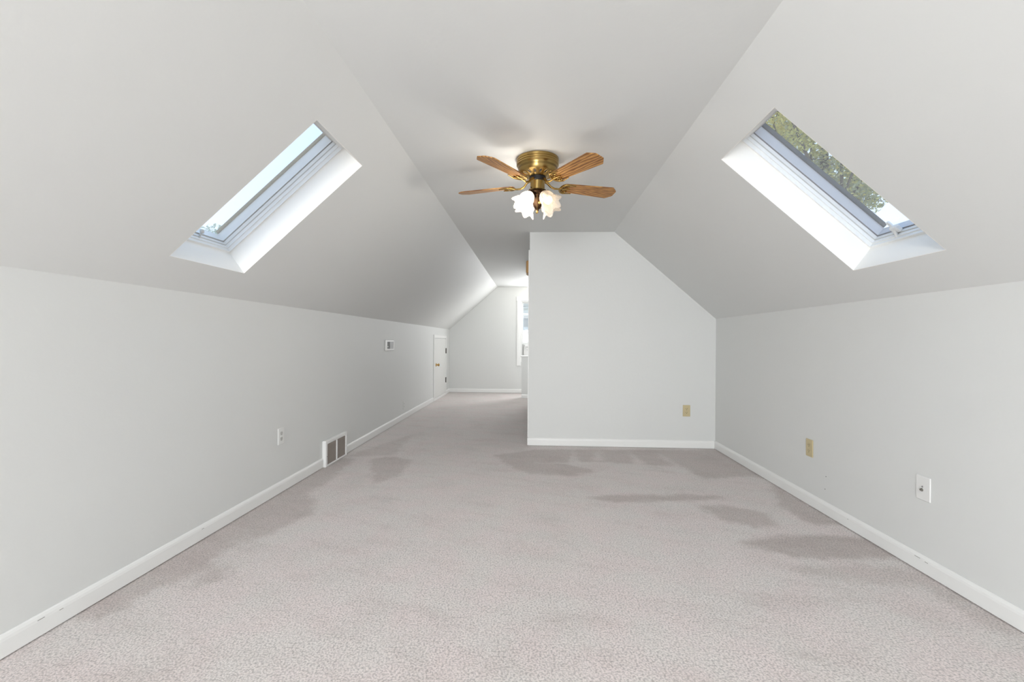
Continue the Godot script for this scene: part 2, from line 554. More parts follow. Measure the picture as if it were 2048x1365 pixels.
func room() -> void:
	floor_mesh()
	var X := Vector3.RIGHT
	var Y := Vector3.UP
	var Z := Vector3.BACK
	var st := mb()
	box(st, Vector3(XL - 0.12, -0.2, ZF - 0.12), Vector3(XL, KNEE, ZB + 0.12))
	structure("wall_left", st, M.wall_paint, "light grey knee wall along the left side of the room", "wall")
	st = mb()
	box(st, Vector3(XR, -0.2, ZF - 0.12), Vector3(XR + 0.12, KNEE, ZB + 0.12))
	var wr := structure("wall_right", st, M.wall_paint, "light grey knee wall along the right side of the room", "wall")
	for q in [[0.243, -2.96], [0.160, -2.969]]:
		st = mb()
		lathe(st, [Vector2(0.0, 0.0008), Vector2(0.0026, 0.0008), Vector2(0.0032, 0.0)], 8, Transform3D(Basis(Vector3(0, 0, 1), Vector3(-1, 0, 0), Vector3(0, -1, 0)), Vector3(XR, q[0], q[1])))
		obj("nail_hole", st, M.slot_shade, wr)
	# flat ceiling
	st = mb()
	box(st, Vector3(CL, TOP, ZF - 0.12), Vector3(CR, TOP + 0.2, ZB + 0.12))
	structure("ceiling", st, M.wall_paint, "flat light grey middle strip of the ceiling above the fan", "ceiling")
	# sloped ceilings, each open for its skylight
	for side in [-1, 1]:
		var s0: float = 0.203 if side < 0 else 0.225
		var s1: float = 1.120 if side < 0 else 1.149
		var z0: float = -2.475 if side < 0 else -2.4785
		var z1: float = -1.953 if side < 0 else -1.9415
		var len := Vector2((CL - XL) if side < 0 else (CR - XR), TOP - KNEE).length()
		var e := 0.0022
		st = mb()
		var t := 0.145
		sbox(st, side, -0.16, len + 0.16, 0.0, t, z1 + e, ZB + 0.12)
		sbox(st, side, -0.16, len + 0.16, 0.0, t, ZF - 0.12, z0 - e)
		sbox(st, side, -0.16, s0 - e, 0.0, t, z0 - e, z1 + e)
		sbox(st, side, s1 + e, len + 0.16, 0.0, t, z0 - e, z1 + e)
		structure("ceiling_left" if side < 0 else "ceiling_right", st, M.wall_paint, "sloped light grey ceiling on the %s with one skylight" % ("left" if side < 0 else "right"), "ceiling")
	# far gable wall with its window opening
	st = mb()
	var a := Vector3(0, 0, ZF)
	prism(st, outline(XL, -0.29, 0.0), a, X, Y, Z, -0.15, 0.0)
	prism(st, outline(0.61, XR, 0.0), a, X, Y, Z, -0.15, 0.0)
	prism(st, outline(-0.29, 0.61, 0.0, 0.66), a, X, Y, Z, -0.15, 0.0)
	prism(st, outline(-0.29, 0.61, 1.965), a, X, Y, Z, -0.15, 0.0)
	structure("wall_far", st, M.wall_paint, "grey gable wall at the far end of the passage with a window", "wall")
	# gable wall behind the camera with its window opening
	st = mb()
	a = Vector3(0, 0, ZB)
	prism(st, outline(XL, -1.47, 0.0), a, X, Y, Z, 0.0, 0.15)
	prism(st, outline(-0.13, XR, 0.0), a, X, Y, Z, 0.0, 0.15)
	prism(st, outline(-1.47, -0.13, 0.0, 0.52), a, X, Y, Z, 0.0, 0.15)
	prism(st, outline(-1.47, -0.13, 1.65), a, X, Y, Z, 0.0, 0.15)
	structure("wall_back", st, M.wall_paint, "grey gable wall at the near end of the room", "wall")
	# partition: front, side and back of the small room on the right
	st = mb()
	prism(st, outline(XP, XR, 0.0), Vector3(0, 0, ZP), X, Y, Z, -0.1, 0.0)
	structure("wall_partition", st, M.wall_paint, "light grey partition wall facing the room, right of the passage", "wall")
	st = mb()
	box(st, Vector3(XP, 0, ZE), Vector3(XP + 0.1, TOP, ZP - 0.1))
	structure("wall_passage", st, M.wall_paint, "grey side of the partitioned room along the passage", "wall")
	st = mb()
	prism(st, outline(XP, XR, 0.0), Vector3(0, 0, ZE), X, Y, Z, -0.1, 0.0)
	structure("wall_closet", st, M.wall_paint, "grey back of the partitioned room facing the far window", "wall")
	# white casing board at the corner of the partition
	st = mb()
	bevel(st, Vector3(XP - 0.013, 0.0835, ZP - 0.075), Vector3(XP, 2.071, ZP - 0.004), 0.003)
	structure("trim_1", st, M.white_paint, "thin white casing board up the left corner of the partition", "trim")
	# baseboards
	var zf := ZF
	var bl := baseboard("baseboard_left", "white baseboard on the left wall nearer than the vent", Vector3(XL, 0, -3.74), Vector3(XL, 0, ZB), X)
	baseboard("baseboard_left_middle", "white baseboard on the left wall between vent and little door", Vector3(XL, 0, -7.93), Vector3(XL, 0, -4.184), X)
	baseboard("baseboard_left_far", "short white baseboard between little door and far corner", Vector3(XL, 0, zf), Vector3(XL, 0, -9.075), X)
	var brd := baseboard("baseboard_right", "white baseboard along the right knee wall", Vector3(XR, 0, ZP), Vector3(XR, 0, ZB), -X)
	baseboard("baseboard_partition", "white baseboard along the front of the partition", Vector3(XP - 0.013, 0, ZP), Vector3(XR - 0.013, 0, ZP), Z)
	baseboard("baseboard_passage", "white baseboard on the side of the partition along the passage", Vector3(XP, 0, ZE - 0.1), Vector3(XP, 0, ZP), -X)
	baseboard("baseboard_far", "white baseboard along the far gable wall", Vector3(XL + 0.013, 0, zf), Vector3(XR, 0, zf), Z)
	for q in [[-1, -1.55, 0.066, 0.012], [-1, -1.62, 0.060, 0.007], [-1, -2.35, 0.062, 0.008], [1, -2.26, 0.066, 0.016], [1, -2.21, 0.062, 0.009], [1, -2.74, 0.057, 0.004]]:
		st = mb()
		var x: float = XL + 0.0129 if q[0] < 0 else XR - 0.0133
		box(st, Vector3(x, q[2] - 0.0009, q[1] - q[3]), Vector3(x + 0.0004, q[2] + 0.0009, q[1] + q[3]))
		obj("scuff_mark", st, M.scuff, bl if q[0] < 0 else brd)
	baseboard("baseboard_back", "white baseboard along the gable wall at the near end", Vector3(XL + 0.013, 0, ZB), Vector3(XR - 0.013, 0, ZB), -Z)

# ---------------------------------------------------------------- skylights
func ring(st: SurfaceTool, side: int, r: Array, n0: float, n1: float, wide: float, o: Vector3) -> void:
	# a frame of four bars whose inner edge is r = [s0, s1, z0, z1]
	sbox(st, side, r[0] - wide, r[1] + wide, n0, n1, r[2] - wide, r[2], o)
	sbox(st, side, r[0] - wide, r[1] + wide, n0, n1, r[3], r[3] + wide, o)
	sbox(st, side, r[0] - wide, r[0], n0, n1, r[2], r[3], o)
	sbox(st, side, r[1], r[1] + wide, n0, n1, r[2], r[3], o)

func skylight(side: int, s0: float, s1: float, z0: float, z1: float) -> void:
	var o := on_slope(side, (s0 + s1) / 2, 0.0, (z0 + z1) / 2)
	var left := side < 0
	var t := thing("window_1" if left else "window_2", "white-framed skylight in the left slope showing pale blue sky" if left else "white-framed skylight in the right slope showing leafy branches", "skylight", o, "", "structure")
	# shaft lining: far and near cheeks, and sill and head boards that lean in a little
	var e := 0.002
	var lean := 0.012
	for b in [["cheek_board", s0 - e, s1 + e, s0 - e, s1 + e, z0 - e, z0], ["cheek_board", s0 - e, s1 + e, s0 - e, s1 + e, z1, z1 + e], ["sill_board", s0 - e, s0, s0 - e, s0 + lean, z0, z1], ["head_board", s1, s1 + e, s1 - lean, s1 + e, z0, z1]]:
		var st := mb()
		var c := []
		for i in 8:
			var k := 3 if i & 2 else 1
			c.append(on_slope(side, b[k + 1] if i & 1 else b[k], 0.147 if i & 2 else 0.0, b[6] if i & 4 else b[5]) - o)
		hexa(st, c)
		obj(b[0], st, M.shaft_paint, t)
	var inset := func(d: float) -> Array:      # the rails at head and sill are wider than the stiles
		return [s0 + lean + d * 1.3, s1 - lean - d * 1.3, z0 + d, z1 - d]
	var f := mb()
	ring(f, side, inset.call(0.008), 0.147, 0.168, 0.05, o)
	ring(f, side, inset.call(0.012), 0.168, 0.186, 0.058, o)
	obj("outer_frame", f, M.white_paint, t)
	f = mb()
	ring(f, side, inset.call(0.0138), 0.186, 0.189, 0.05, o)
	obj("gasket", f, M.grey_plastic, t)
	f = mb()
	ring(f, side, inset.call(0.0155), 0.189, 0.207, 0.055, o)
	obj("sash_frame", f, M.white_plastic, t)
	f = mb()
	sbox(f, side, s0 + 0.01, s1 - 0.01, 0.207, 0.211, z0 + 0.01, z1 - 0.01, o)
	obj("pane", f, M.glass, t)
	f = mb()
	ring(f, side, inset.call(0.020), 0.211, 0.260, 0.05, o)
	obj("curb", f, M.curb_grey if not left else M.curb_pale, t)
	# outer cladding along both long sides
	for z in [[z0 - 0.022, z0 + 0.026], [z1 - 0.026, z1 + 0.022]]:
		f = mb()
		sbox(f, side, s0 + 0.042, s1 - 0.042, 0.260, 0.264, z[0] + 0.001, z[1] - 0.001, o)
		obj("seal_strip", f, M.black_rubber if not left else M.flashing_brown, t)
		f = mb()
		sbox(f, side, s0 + 0.042, s1 - 0.042, 0.264, 0.283 if not left else 0.277, z[0], z[1], o)
		obj("cladding_strip", f, M.dark_aluminium if not left else M.flashing_brown, t)
	# operator on the sill side
	if left:
		f = mb()
		lathe(f, [Vector2(0, 0.012), Vector2(0.008, 0.010), Vector2(0.011, 0.0), Vector2(0.008, -0.010), Vector2(0, -0.012)], 12, Transform3D(Basis.IDENTITY, on_slope(side, 0.262, 0.20, -2.263) - o))
		tube(f, [on_slope(side, 0.262, 0.20, -2.263) - o, on_slope(side, 0.25, 0.195, -2.262) - o, on_slope(side, 0.232, 0.185, -2.26) - o, on_slope(side, 0.222, 0.18, -2.26) - o], 0.005)
		obj("latch_hook", f, M.grey_plastic, t)
	else:
		f = mb()
		bevel(f, Vector3(-0.02, -0.012, -0.022), Vector3(0.02, 0.012, 0.022), 0.005, Transform3D(Basis(slope_s(side), slope_n(side), Vector3(0, 0, -1)), on_slope(side, 0.275, 0.196, -2.315) - o))
		var lever := []
		for q in [[0.315, 0.215, -2.345], [0.30, 0.205, -2.33], [0.275, 0.188, -2.316], [0.255, 0.172, -2.31], [0.238, 0.163, -2.318], [0.228, 0.16, -2.332]]:
			lever.append(on_slope(side, q[0], q[1], q[2]) - o)
		tube(f, lever, [0.009, 0.008, 0.008, 0.007, 0.006, 0.005], 10)
		obj("crank_handle", f, M.white_plastic, t)

# ---------------------------------------------------------------- windows in the gables
func window_bars(t: Node3D, called: String, m: Material, x0: float, x1: float, y0: float, y1: float, z0: float, z1: float, stile: float, head: float, foot: float) -> void:
	var st := mb()
	bevel(st, Vector3(x0, y0, z0), Vector3(x0 + stile, y1, z1), 0.004)
	bevel(st, Vector3(x1 - stile, y0, z0), Vector3(x1, y1, z1), 0.004)
	bevel(st, Vector3(x0 + stile, y1 - head, z0), Vector3(x1 - stile, y1, z1), 0.004)
	bevel(st, Vector3(x0 + stile, y0, z0), Vector3(x1 - stile, y0 + foot, z1), 0.004)
	var sash := obj(called, st, m, t)
	st = mb()
	box(st, Vector3(x0 + stile - 0.005, y0 + foot - 0.005, (z0 + z1) / 2 - 0.002), Vector3(x1 - stile + 0.005, y1 - head + 0.005, (z0 + z1) / 2 + 0.002))
	obj("pane", st, M.glass, sash)

func casing(t: Node3D, x0: float, x1: float, y0: float, y1: float, z: float, out: float, wide: float) -> void:
	for b in [[x0 - wide, x0, y0, y1], [x1, x1 + wide, y0, y1], [x0 - wide - 0.012, x1 + wide + 0.012, y1, y1 + wide]]:
		var st := mb()
		bevel(st, Vector3(b[0], b[2], minf(z, z + out * 0.018)), Vector3(b[1], b[3], maxf(z, z + out * 0.018)), 0.004)
		bevel(st, Vector3(b[0] + 0.012, b[2], minf(z, z + out * 0.024)), Vector3(b[1] - 0.03, b[3] - (0.012 if b[3] > y1 else 0.0), maxf(z, z + out * 0.024)), 0.005)
		obj("casing", st, M.white_paint, t)

func far_window() -> void:
	var t := thing("window_3", "white double-hung window in the far gable wall, partly behind the partition", "window", Vector3(0.16, 0.62, ZF), "", "structure")
	var o := Vector3(0.16, 0.62, ZF)
	var x0 := -0.285 - o.x
	var x1 := 0.605 - o.x
	# the raised lower sash stands inside the upper one
	casing(t, x0, x1, 0.58 - o.y, 1.962 - o.y, 0.0, 1.0, 0.095)
	var st := mb()
	for b in [[x0 - 0.004, x0 + 0.02, 0.662, 1.963], [x1 - 0.02, x1 + 0.004, 0.662, 1.963], [x0 + 0.02, x1 - 0.02, 1.94, 1.963], [x0 + 0.02, x1 - 0.02, 0.662, 0.69]]:
		box(st, Vector3(b[0], b[2] - o.y, -0.149), Vector3(b[1], b[3] - o.y, -0.001))
	obj("jamb", st, M.white_paint, t)
	window_bars(t, "upper_sash", M.white_paint, x0 + 0.02, x1 - 0.02, 1.295 - o.y, 1.94 - o.y, -0.115, -0.08, 0.022, 0.03, 0.034)
	window_bars(t, "lower_sash", M.white_paint, x0 + 0.02, x1 - 0.02, 1.045 - o.y, 1.70 - o.y, -0.07, -0.035, 0.022, 0.035, 0.045)
	st = mb()
	bevel(st, Vector3(x0 + 0.02, 1.852 - o.y, -0.14), Vector3(x1 - 0.02, 1.866 - o.y, -0.125), 0.003)
	obj("storm_bar", st, M.panel_grey, t)
	# window unit under the raised sash
	var ac := thing("air_conditioner", "white window air conditioner with pleated side panel under the raised sash", "air conditioner", Vector3(0.16, 0.69, ZF))
	st = mb()
	bevel(st, Vector3(-0.385, 0.0, -0.3), Vector3(0.385, 0.352, 0.02), 0.012)
	obj("case", st, M.white_plastic, ac)
	st = mb()
	bevel(st, Vector3(-0.37, 0.30, 0.02), Vector3(0.37, 0.345, 0.06), 0.008)
	bevel(st, Vector3(-0.34, 0.24, 0.02), Vector3(0.34, 0.285, 0.045), 0.006)
	bevel(st, Vector3(-0.34, 0.02, 0.02), Vector3(0.34, 0.22, 0.035), 0.006)
	obj("front_grille", st, M.white_plastic, ac)
	for s in [-1, 1]:
		st = mb()
		for k in 3:
			var xa: float = s * (0.386 + 0.0125 * k)
			bevel(st, Vector3(minf(xa, xa + s * 0.008), 0.0, -0.02 - 0.01 * (k % 2)), Vector3(maxf(xa, xa + s * 0.008), 0.35, -0.002 - 0.01 * (k % 2)), 0.002)
		box(st, Vector3(minf(s * 0.386, s * 0.424), 0.0, -0.038), Vector3(maxf(s * 0.386, s * 0.424), 0.35, -0.03))
		obj("side_panel", st, M.painted_plastic, ac)

func gable_window() -> void:
	var o := Vector3(-0.8, 0.52, ZB)  # window out of view, sized and placed to light the room
	var t := thing("window_4", "unseen wide white window in the gable at the near end of the room", "window", o, "", "structure")
	casing(t, -0.66, 0.66, -0.03, 1.12, 0.0, -1.0, 0.09)
	var st := mb()
	for b in [[-0.67, -0.64, 0.0, 1.13], [0.64, 0.67, 0.0, 1.13], [-0.64, 0.64, 1.10, 1.13], [-0.64, 0.64, 0.0, 0.03]]:
		box(st, Vector3(b[0], b[2], 0.001), Vector3(b[1], b[3], 0.149))
	obj("jamb", st, M.white_paint, t)
	window_bars(t, "sash", M.white_paint, -0.64, 0.0, 0.03, 1.10, 0.06, 0.1, 0.045, 0.045, 0.055)
	window_bars(t, "sash", M.white_paint, 0.0, 0.64, 0.03, 1.10, 0.06, 0.1, 0.045, 0.045, 0.055)
	st = mb()
	bevel(st, Vector3(-0.78, -0.03, -0.05), Vector3(0.78, 0.0, 0.05), 0.006)
	obj("sill", st, M.white_paint, t)

# ---------------------------------------------------------------- little door in the left wall
func access_door() -> void:
	var o := Vector3(XL, 0, -8.5)
	var t := thing("door_1", "small white access door with brass knob low in the left wall", "door", o, "", "structure")
	var z0 := -9.0 - o.z     # hinge side
	var z1 := -7.985 - o.z
	var st := mb()
	bevel(st, Vector3(0, 0.052, z0), Vector3(0.012, 1.142, z1), 0.003)
	obj("panel", st, M.door_paint, t)
	for b in [[1.15, 1.21, -9.07, -7.945], [0.0, 1.15, -9.07, -9.008], [0.0, 1.15, -7.978, -7.945]]:
		st = mb()
		bevel(st, Vector3(0, b[0], b[2] - o.z), Vector3(0.016, b[1], b[3] - o.z), 0.004)
		obj("casing", st, M.white_paint, t)
	st = mb()
	bevel(st, Vector3(0, 0.0, z0 - 0.008), Vector3(0.014, 0.046, z1 + 0.007), 0.003)
	obj("threshold", st, M.white_paint, t)
	for y in [0.898, 0.306]:
		st = mb()
		bevel(st, Vector3(0.010, y - 0.05, z0 - 0.035), Vector3(0.019, y + 0.05, z0 + 0.012), 0.002)
		lathe(st, [Vector2(0, 0.054), Vector2(0.007, 0.053), Vector2(0.007, -0.053), Vector2(0, -0.054)], 10, Transform3D(Basis.IDENTITY, Vector3(0.022, y, z0 - 0.004)))
		obj("hinge", st, M.hinge_dark, t)
	st = mb()
	lathe(st, [Vector2(0, 0.066), Vector2(0.016, 0.064), Vector2(0.025, 0.053), Vector2(0.027, 0.043), Vector2(0.021, 0.033), Vector2(0.011, 0.026), Vector2(0.010, 0.012), Vector2(0.031, 0.008), Vector2(0.033, 0.0)], 20, Transform3D(Basis(Vector3(0, 0, -1), Vector3(1, 0, 0), Vector3(0, -1, 0)), Vector3(0.012, 0.657, -8.12 - o.z)))
	obj("knob", st, M.bright_brass, t)

# ---------------------------------------------------------------- wall plates, register, wall box
# plates are built facing +z and turned onto their wall
func outlet(label: String, m: Material, at: Vector3, turn: float, inner: Material = null) -> void:
	var group := "duplex wall outlets"
	var t := thing("wall_outlet", label, "outlet", at, group)
	t.rotation.y = turn
	var st := mb()
	bevel(st, Vector3(-0.038, -0.059, 0), Vector3(0.038, 0.059, 0.006), 0.004)
	obj("cover_plate", st, m, t)
	for y in [0.0195, -0.0195]:
		st = mb()
		var p := PackedVector2Array()
		for k in 24:
			var a := TAU * k / 24
			p.append(Vector2(0.0172 * cos(a), clampf(0.0172 * sin(a), -0.0135, 0.0135)))
		prism(st, p, Vector3(0, y, 0), Vector3.RIGHT, Vector3.UP, Vector3.BACK, 0.003, 0.0078)
		var f := obj("receptacle", st, inner if inner else m, t)
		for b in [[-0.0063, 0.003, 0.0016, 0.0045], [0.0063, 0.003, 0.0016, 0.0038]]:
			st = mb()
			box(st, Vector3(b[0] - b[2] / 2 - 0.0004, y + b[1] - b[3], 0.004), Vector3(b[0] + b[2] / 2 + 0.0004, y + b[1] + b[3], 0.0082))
			obj("slot", st, M.slot_shade, f)  # raised dark bar; its colour gives the shade of an open slot
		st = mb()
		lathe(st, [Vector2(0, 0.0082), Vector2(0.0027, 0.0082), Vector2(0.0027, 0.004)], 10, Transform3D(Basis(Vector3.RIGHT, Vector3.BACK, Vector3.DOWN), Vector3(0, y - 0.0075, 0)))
		obj("ground_hole", st, M.slot_shade, f)  # the hole is a dark stud, its shade only painted
	st = mb()
	lathe(st, [Vector2(0, 0.0074), Vector2(0.0025, 0.0070), Vector2(0.0032, 0.006)], 10, Transform3D(Basis(Vector3.RIGHT, Vector3.BACK, Vector3.DOWN), Vector3.ZERO))
	obj("screw", st, m, t)

func wall_fittings() -> void:
	outlet("white duplex outlet on the left wall before the floor-level vent", M.white_plastic, Vector3(XL, 0.407, -3.113), PI / 2, M.grey_plastic)  # grey receptacles paint the shading around the sockets
	outlet("wall-coloured duplex outlet on the left wall near the little door", M.painted_plastic, Vector3(XL, 0.198, -6.14), PI / 2)
	outlet("ivory duplex outlet on the partition wall near the right corner", M.ivory_plastic, Vector3(1.583, 0.390, ZP), 0.0)
	outlet("ivory duplex outlet on the right knee wall", M.ivory_plastic, Vector3(XR, 0.388, -3.128), -PI / 2)
	# white plate with a coaxial jack, nearest on the right wall
	var t := thing("jack_plate", "white wall plate with a metal cable jack on the right knee wall", "wall plate", Vector3(XR, 0.405, -2.24))
	t.rotation.y = -PI / 2
	var st := mb()
	bevel(st, Vector3(-0.040, -0.0585, 0), Vector3(0.040, 0.0585, 0.006), 0.003)
	obj("cover_plate", st, M.white_plastic, t)
	var face := Basis(Vector3.RIGHT, Vector3.BACK, Vector3.DOWN)
	st = mb()
	lathe(st, [Vector2(0, 0.013), Vector2(0.0028, 0.013), Vector2(0.003, 0.0145), Vector2(0.0046, 0.0145), Vector2(0.0046, 0.0095), Vector2(0.0072, 0.0092), Vector2(0.0072, 0.006)], 14, Transform3D(face, Vector3(-0.004, -0.008, 0)))
	obj("cable_jack", st, M.steel, t)
	st = mb()
	lathe(st, [Vector2(0, 0.0095), Vector2(0.003, 0.009), Vector2(0.0042, 0.0068)], 12, Transform3D(face, Vector3(-0.001, 0.008, 0)))
	obj("screw", st, M.grey_metal, t)
	# warm-air register at the foot of the left wall
	t = thing("floor_register", "white metal wall register with brown louvers at the left baseboard", "vent", Vector3(XL, 0.001, -3.962))
	t.rotation.y = PI / 2      # local x runs towards -z, local z into the room
	var w := 0.218
	var h := 0.226
	var d := 0.034
	st = mb()
	for b in [[-w, -w + 0.034, 0.0, h], [w - 0.024, w, 0.0, h], [-w + 0.034, w - 0.024, h - 0.032, h], [-w + 0.034, w - 0.024, 0.0, 0.014]]:
		bevel(st, Vector3(b[0], b[2], 0.0), Vector3(b[1], b[3], d), 0.004)
	obj("frame", st, M.white_paint, t)
	st = mb()
	bevel(st, Vector3(0.0, 0.014, 0.012), Vector3(0.014, h - 0.032, d - 0.001), 0.002)
	obj("mullion", st, M.white_paint, t)
	st = mb()
	box(st, Vector3(-w + 0.03, 0.01, 0.002), Vector3(w - 0.02, h - 0.03, 0.006))
	obj("back_plate", st, M.louver_brown, t)
	for s in [[-w + 0.034, 0.0], [0.014, w - 0.024]]:
		for k in 14:
			st = mb()
			var y := 0.022 + 0.0125 * k
			box(st, Vector3(s[0], -0.0012, -0.0085), Vector3(s[1], 0.0012, 0.0085), Transform3D(Basis(Vector3.RIGHT, deg_to_rad(38.0)), Vector3(0, y, 0.021)))
			obj("louver", st, M.louver_brown, t)
	for x in [-w + 0.026, w - 0.012]:
		st = mb()
		lathe(st, [Vector2(0, d + 0.002), Vector2(0.003, d + 0.0015), Vector2(0.004, d - 0.001)], 10, Transform3D(face, Vector3(x, 0.09, 0)))
		obj("screw", st, M.grey_metal, t)
	# shallow framed box high on the left wall
	t = thing("wall_box", "small white-framed wall box half dark grey, half light grey on left wall", "wall box", Vector3(XL, 0.975, -5.5))
	t.rotation.y = PI / 2
	st = mb()
	for b in [[-0.158, -0.118, 0.0, 0.132], [0.132, 0.158, 0.0, 0.132], [-0.118, 0.132, 0.108, 0.132], [-0.118, 0.132, 0.0, 0.022]]:
		bevel(st, Vector3(b[0], b[2], 0), Vector3(b[1], b[3], 0.016), 0.004)
	obj("frame", st, M.white_plastic, t)
	st = mb()
	box(st, Vector3(-0.12, 0.02, 0.0005), Vector3(0.006, 0.11, 0.003))
	obj("dark_panel", st, M.box_grey, t)
	st = mb()
	bevel(st, Vector3(0.006, 0.02, 0.0005), Vector3(0.134, 0.11, 0.009), 0.002)
	obj("light_panel", st, M.panel_grey, t)
	st = mb()
	bevel(st, Vector3(-0.122, 0.045, 0.003), Vector3(-0.06, 0.053, 0.014), 0.002)
	obj("latch", st, M.white_plastic, t)

# ---------------------------------------------------------------- the fan
func blade_mesh(st: SurfaceTool) -> void:
	# along +x from the root at 0, width along z, 6 mm thick, UV along the grain
	var L := 0.386
	var edge := []
	for k in 9:      # rounded root
		var a := PI / 2 + PI * k / 8
		edge.append(Vector2(0.036 + 0.036 * cos(a), 0.046 * sin(a)))
	edge.append_array([Vector2(L - 0.040, -0.0645), Vector2(L - 0.034, -0.062), Vector2(L - 0.003, -0.032), Vector2(L, -0.025), Vector2(L, 0.025), Vector2(L - 0.003, 0.032), Vector2(L - 0.034, 0.062), Vector2(L - 0.040, 0.0645)])
	var poly := PackedVector2Array(edge)
	var idx := Geometry2D.triangulate_polygon(poly)
	var v := func(p: Vector2, y: float) -> void:
		st.set_uv(Vector2(0.02 + p.x / L * 0.96, 0.5 + p.y / 0.14))
		st.add_vertex(Vector3(p.x, y, p.y))
	for s in [-1.0, 1.0]:
		for i in range(0, idx.size(), 3):
			var a := poly[idx[i]]
			var b := poly[idx[i + 1]]
			var c := poly[idx[i + 2]]
			# upper side clockwise seen from above
			var cw := (b - a).cross(c - a) > 0.0
			if cw == (s > 0.0):
				v.call(a, s * 0.003)
				v.call(b, s * 0.003)
				v.call(c, s * 0.003)
			else:
				v.call(a, s * 0.003)
				v.call(c, s * 0.003)
				v.call(b, s * 0.003)
	for i in poly.size():
		var a := poly[i]
		var b := poly[(i + 1) % poly.size()]
		v.call(a, 0.003)
		v.call(a, -0.003)
		v.call(b, -0.003)
		v.call(a, 0.003)
		v.call(b, -0.003)
		v.call(b, 0.003)

func iron_mesh(st: SurfaceTool) -> void:
	# brass arm from the flywheel (x = 0.05) to a scrolled crescent under the blade root (x = 0.16)
	tube(st, [Vector3(0.045, 0.03, 0), Vector3(0.07, 0.018, 0), Vector3(0.09, -0.004, 0), Vector3(0.115, -0.014, 0), Vector3(0.14, -0.013, 0), Vector3(0.162, -0.010, 0)], [0.008, 0.0075, 0.007, 0.0065, 0.006, 0.005], 10)
	var rim := []
	for k in 15:
		var a := deg_to_rad(62.0) + deg_to_rad(236.0) * k / 14
		rim.append(Vector3(0.196 + 0.042 * cos(a) + (0.03 if k == 0 or k == 14 else 0.0), -0.0085, 0.051 * sin(a)))
	tube(st, rim, [0.003, 0.0045, 0.006, 0.006, 0.0065, 0.007, 0.007, 0.007, 0.007, 0.007, 0.0065, 0.006, 0.006, 0.0045, 0.003], 8)
	for s in [-1.0, 1.0]:
		var curl := []
		for k in 12:
			var a := k * 0.62
			var r := 0.021 - 0.0014 * k
			curl.append(Vector3(0.186 + r * cos(a), -0.0085, s * (0.022 + r * sin(a) * 0.9)))
		tube(st, curl, 0.0038, 6)
	tube(st, [Vector3(0.155, -0.0085, 0), Vector3(0.19, -0.0085, 0), Vector3(0.222, -0.0085, 0)], [0.006, 0.006, 0.004], 8)

func shade_mesh(st: SurfaceTool) -> void:
	# fluted tulip with a ruffled lip; axis along -y from the neck at 0
	var rows := 22
	var seg := 144
	var prof := [[0.0, 0.026], [0.08, 0.028], [0.18, 0.034], [0.32, 0.0415], [0.48, 0.0455], [0.62, 0.046], [0.74, 0.0465], [0.86, 0.0525], [0.94, 0.060], [1.0, 0.0665]]
	var at := func(u: float, t: float, inner: float) -> Vector3:
		var r := 0.0665
		for i in prof.size() - 1:
			if u <= prof[i + 1][0]:
				var k: float = (u - prof[i][0]) / (prof[i + 1][0] - prof[i][0])
				r = lerpf(prof[i][1], prof[i + 1][1], k)
				break
		var flute := 0.0013 * cos(t * 36.0) * smoothstep(0.1, 0.3, u)
		var lip := smoothstep(0.66, 1.0, u)
		r += flute - inner + lip * 0.0075 * cos(t * 6.0)
		return Vector3(r * cos(t), -0.108 * u - lip * 0.009 * cos(t * 6.0), r * sin(t))
	st.set_smooth_group(1)
	for layer in 2:
		var inner := 0.0018 * layer
		for i in rows:
			for j in seg:
				var a: Vector3 = at.call(float(i) / rows, TAU * j / seg, inner)
				var b: Vector3 = at.call(float(i) / rows, TAU * (j + 1) / seg, inner)
				var c: Vector3 = at.call(float(i + 1) / rows, TAU * (j + 1) / seg, inner)
				var d: Vector3 = at.call(float(i + 1) / rows, TAU * j / seg, inner)
				var n := Vector3(a.x, 0, a.z) * (1.0 if layer == 0 else -1.0)
				quad_n(st, a, b, c, d, n)
		st.set_smooth_group(2)
	st.set_smooth_group(3)
	for j in seg:
		quad_n(st, at.call(1.0, TAU * j / seg, 0.0), at.call(1.0, TAU * (j + 1) / seg, 0.0), at.call(1.0, TAU * (j + 1) / seg, 0.0018), at.call(1.0, TAU * j / seg, 0.0018), Vector3.DOWN)
	st.set_smooth_group(-1)

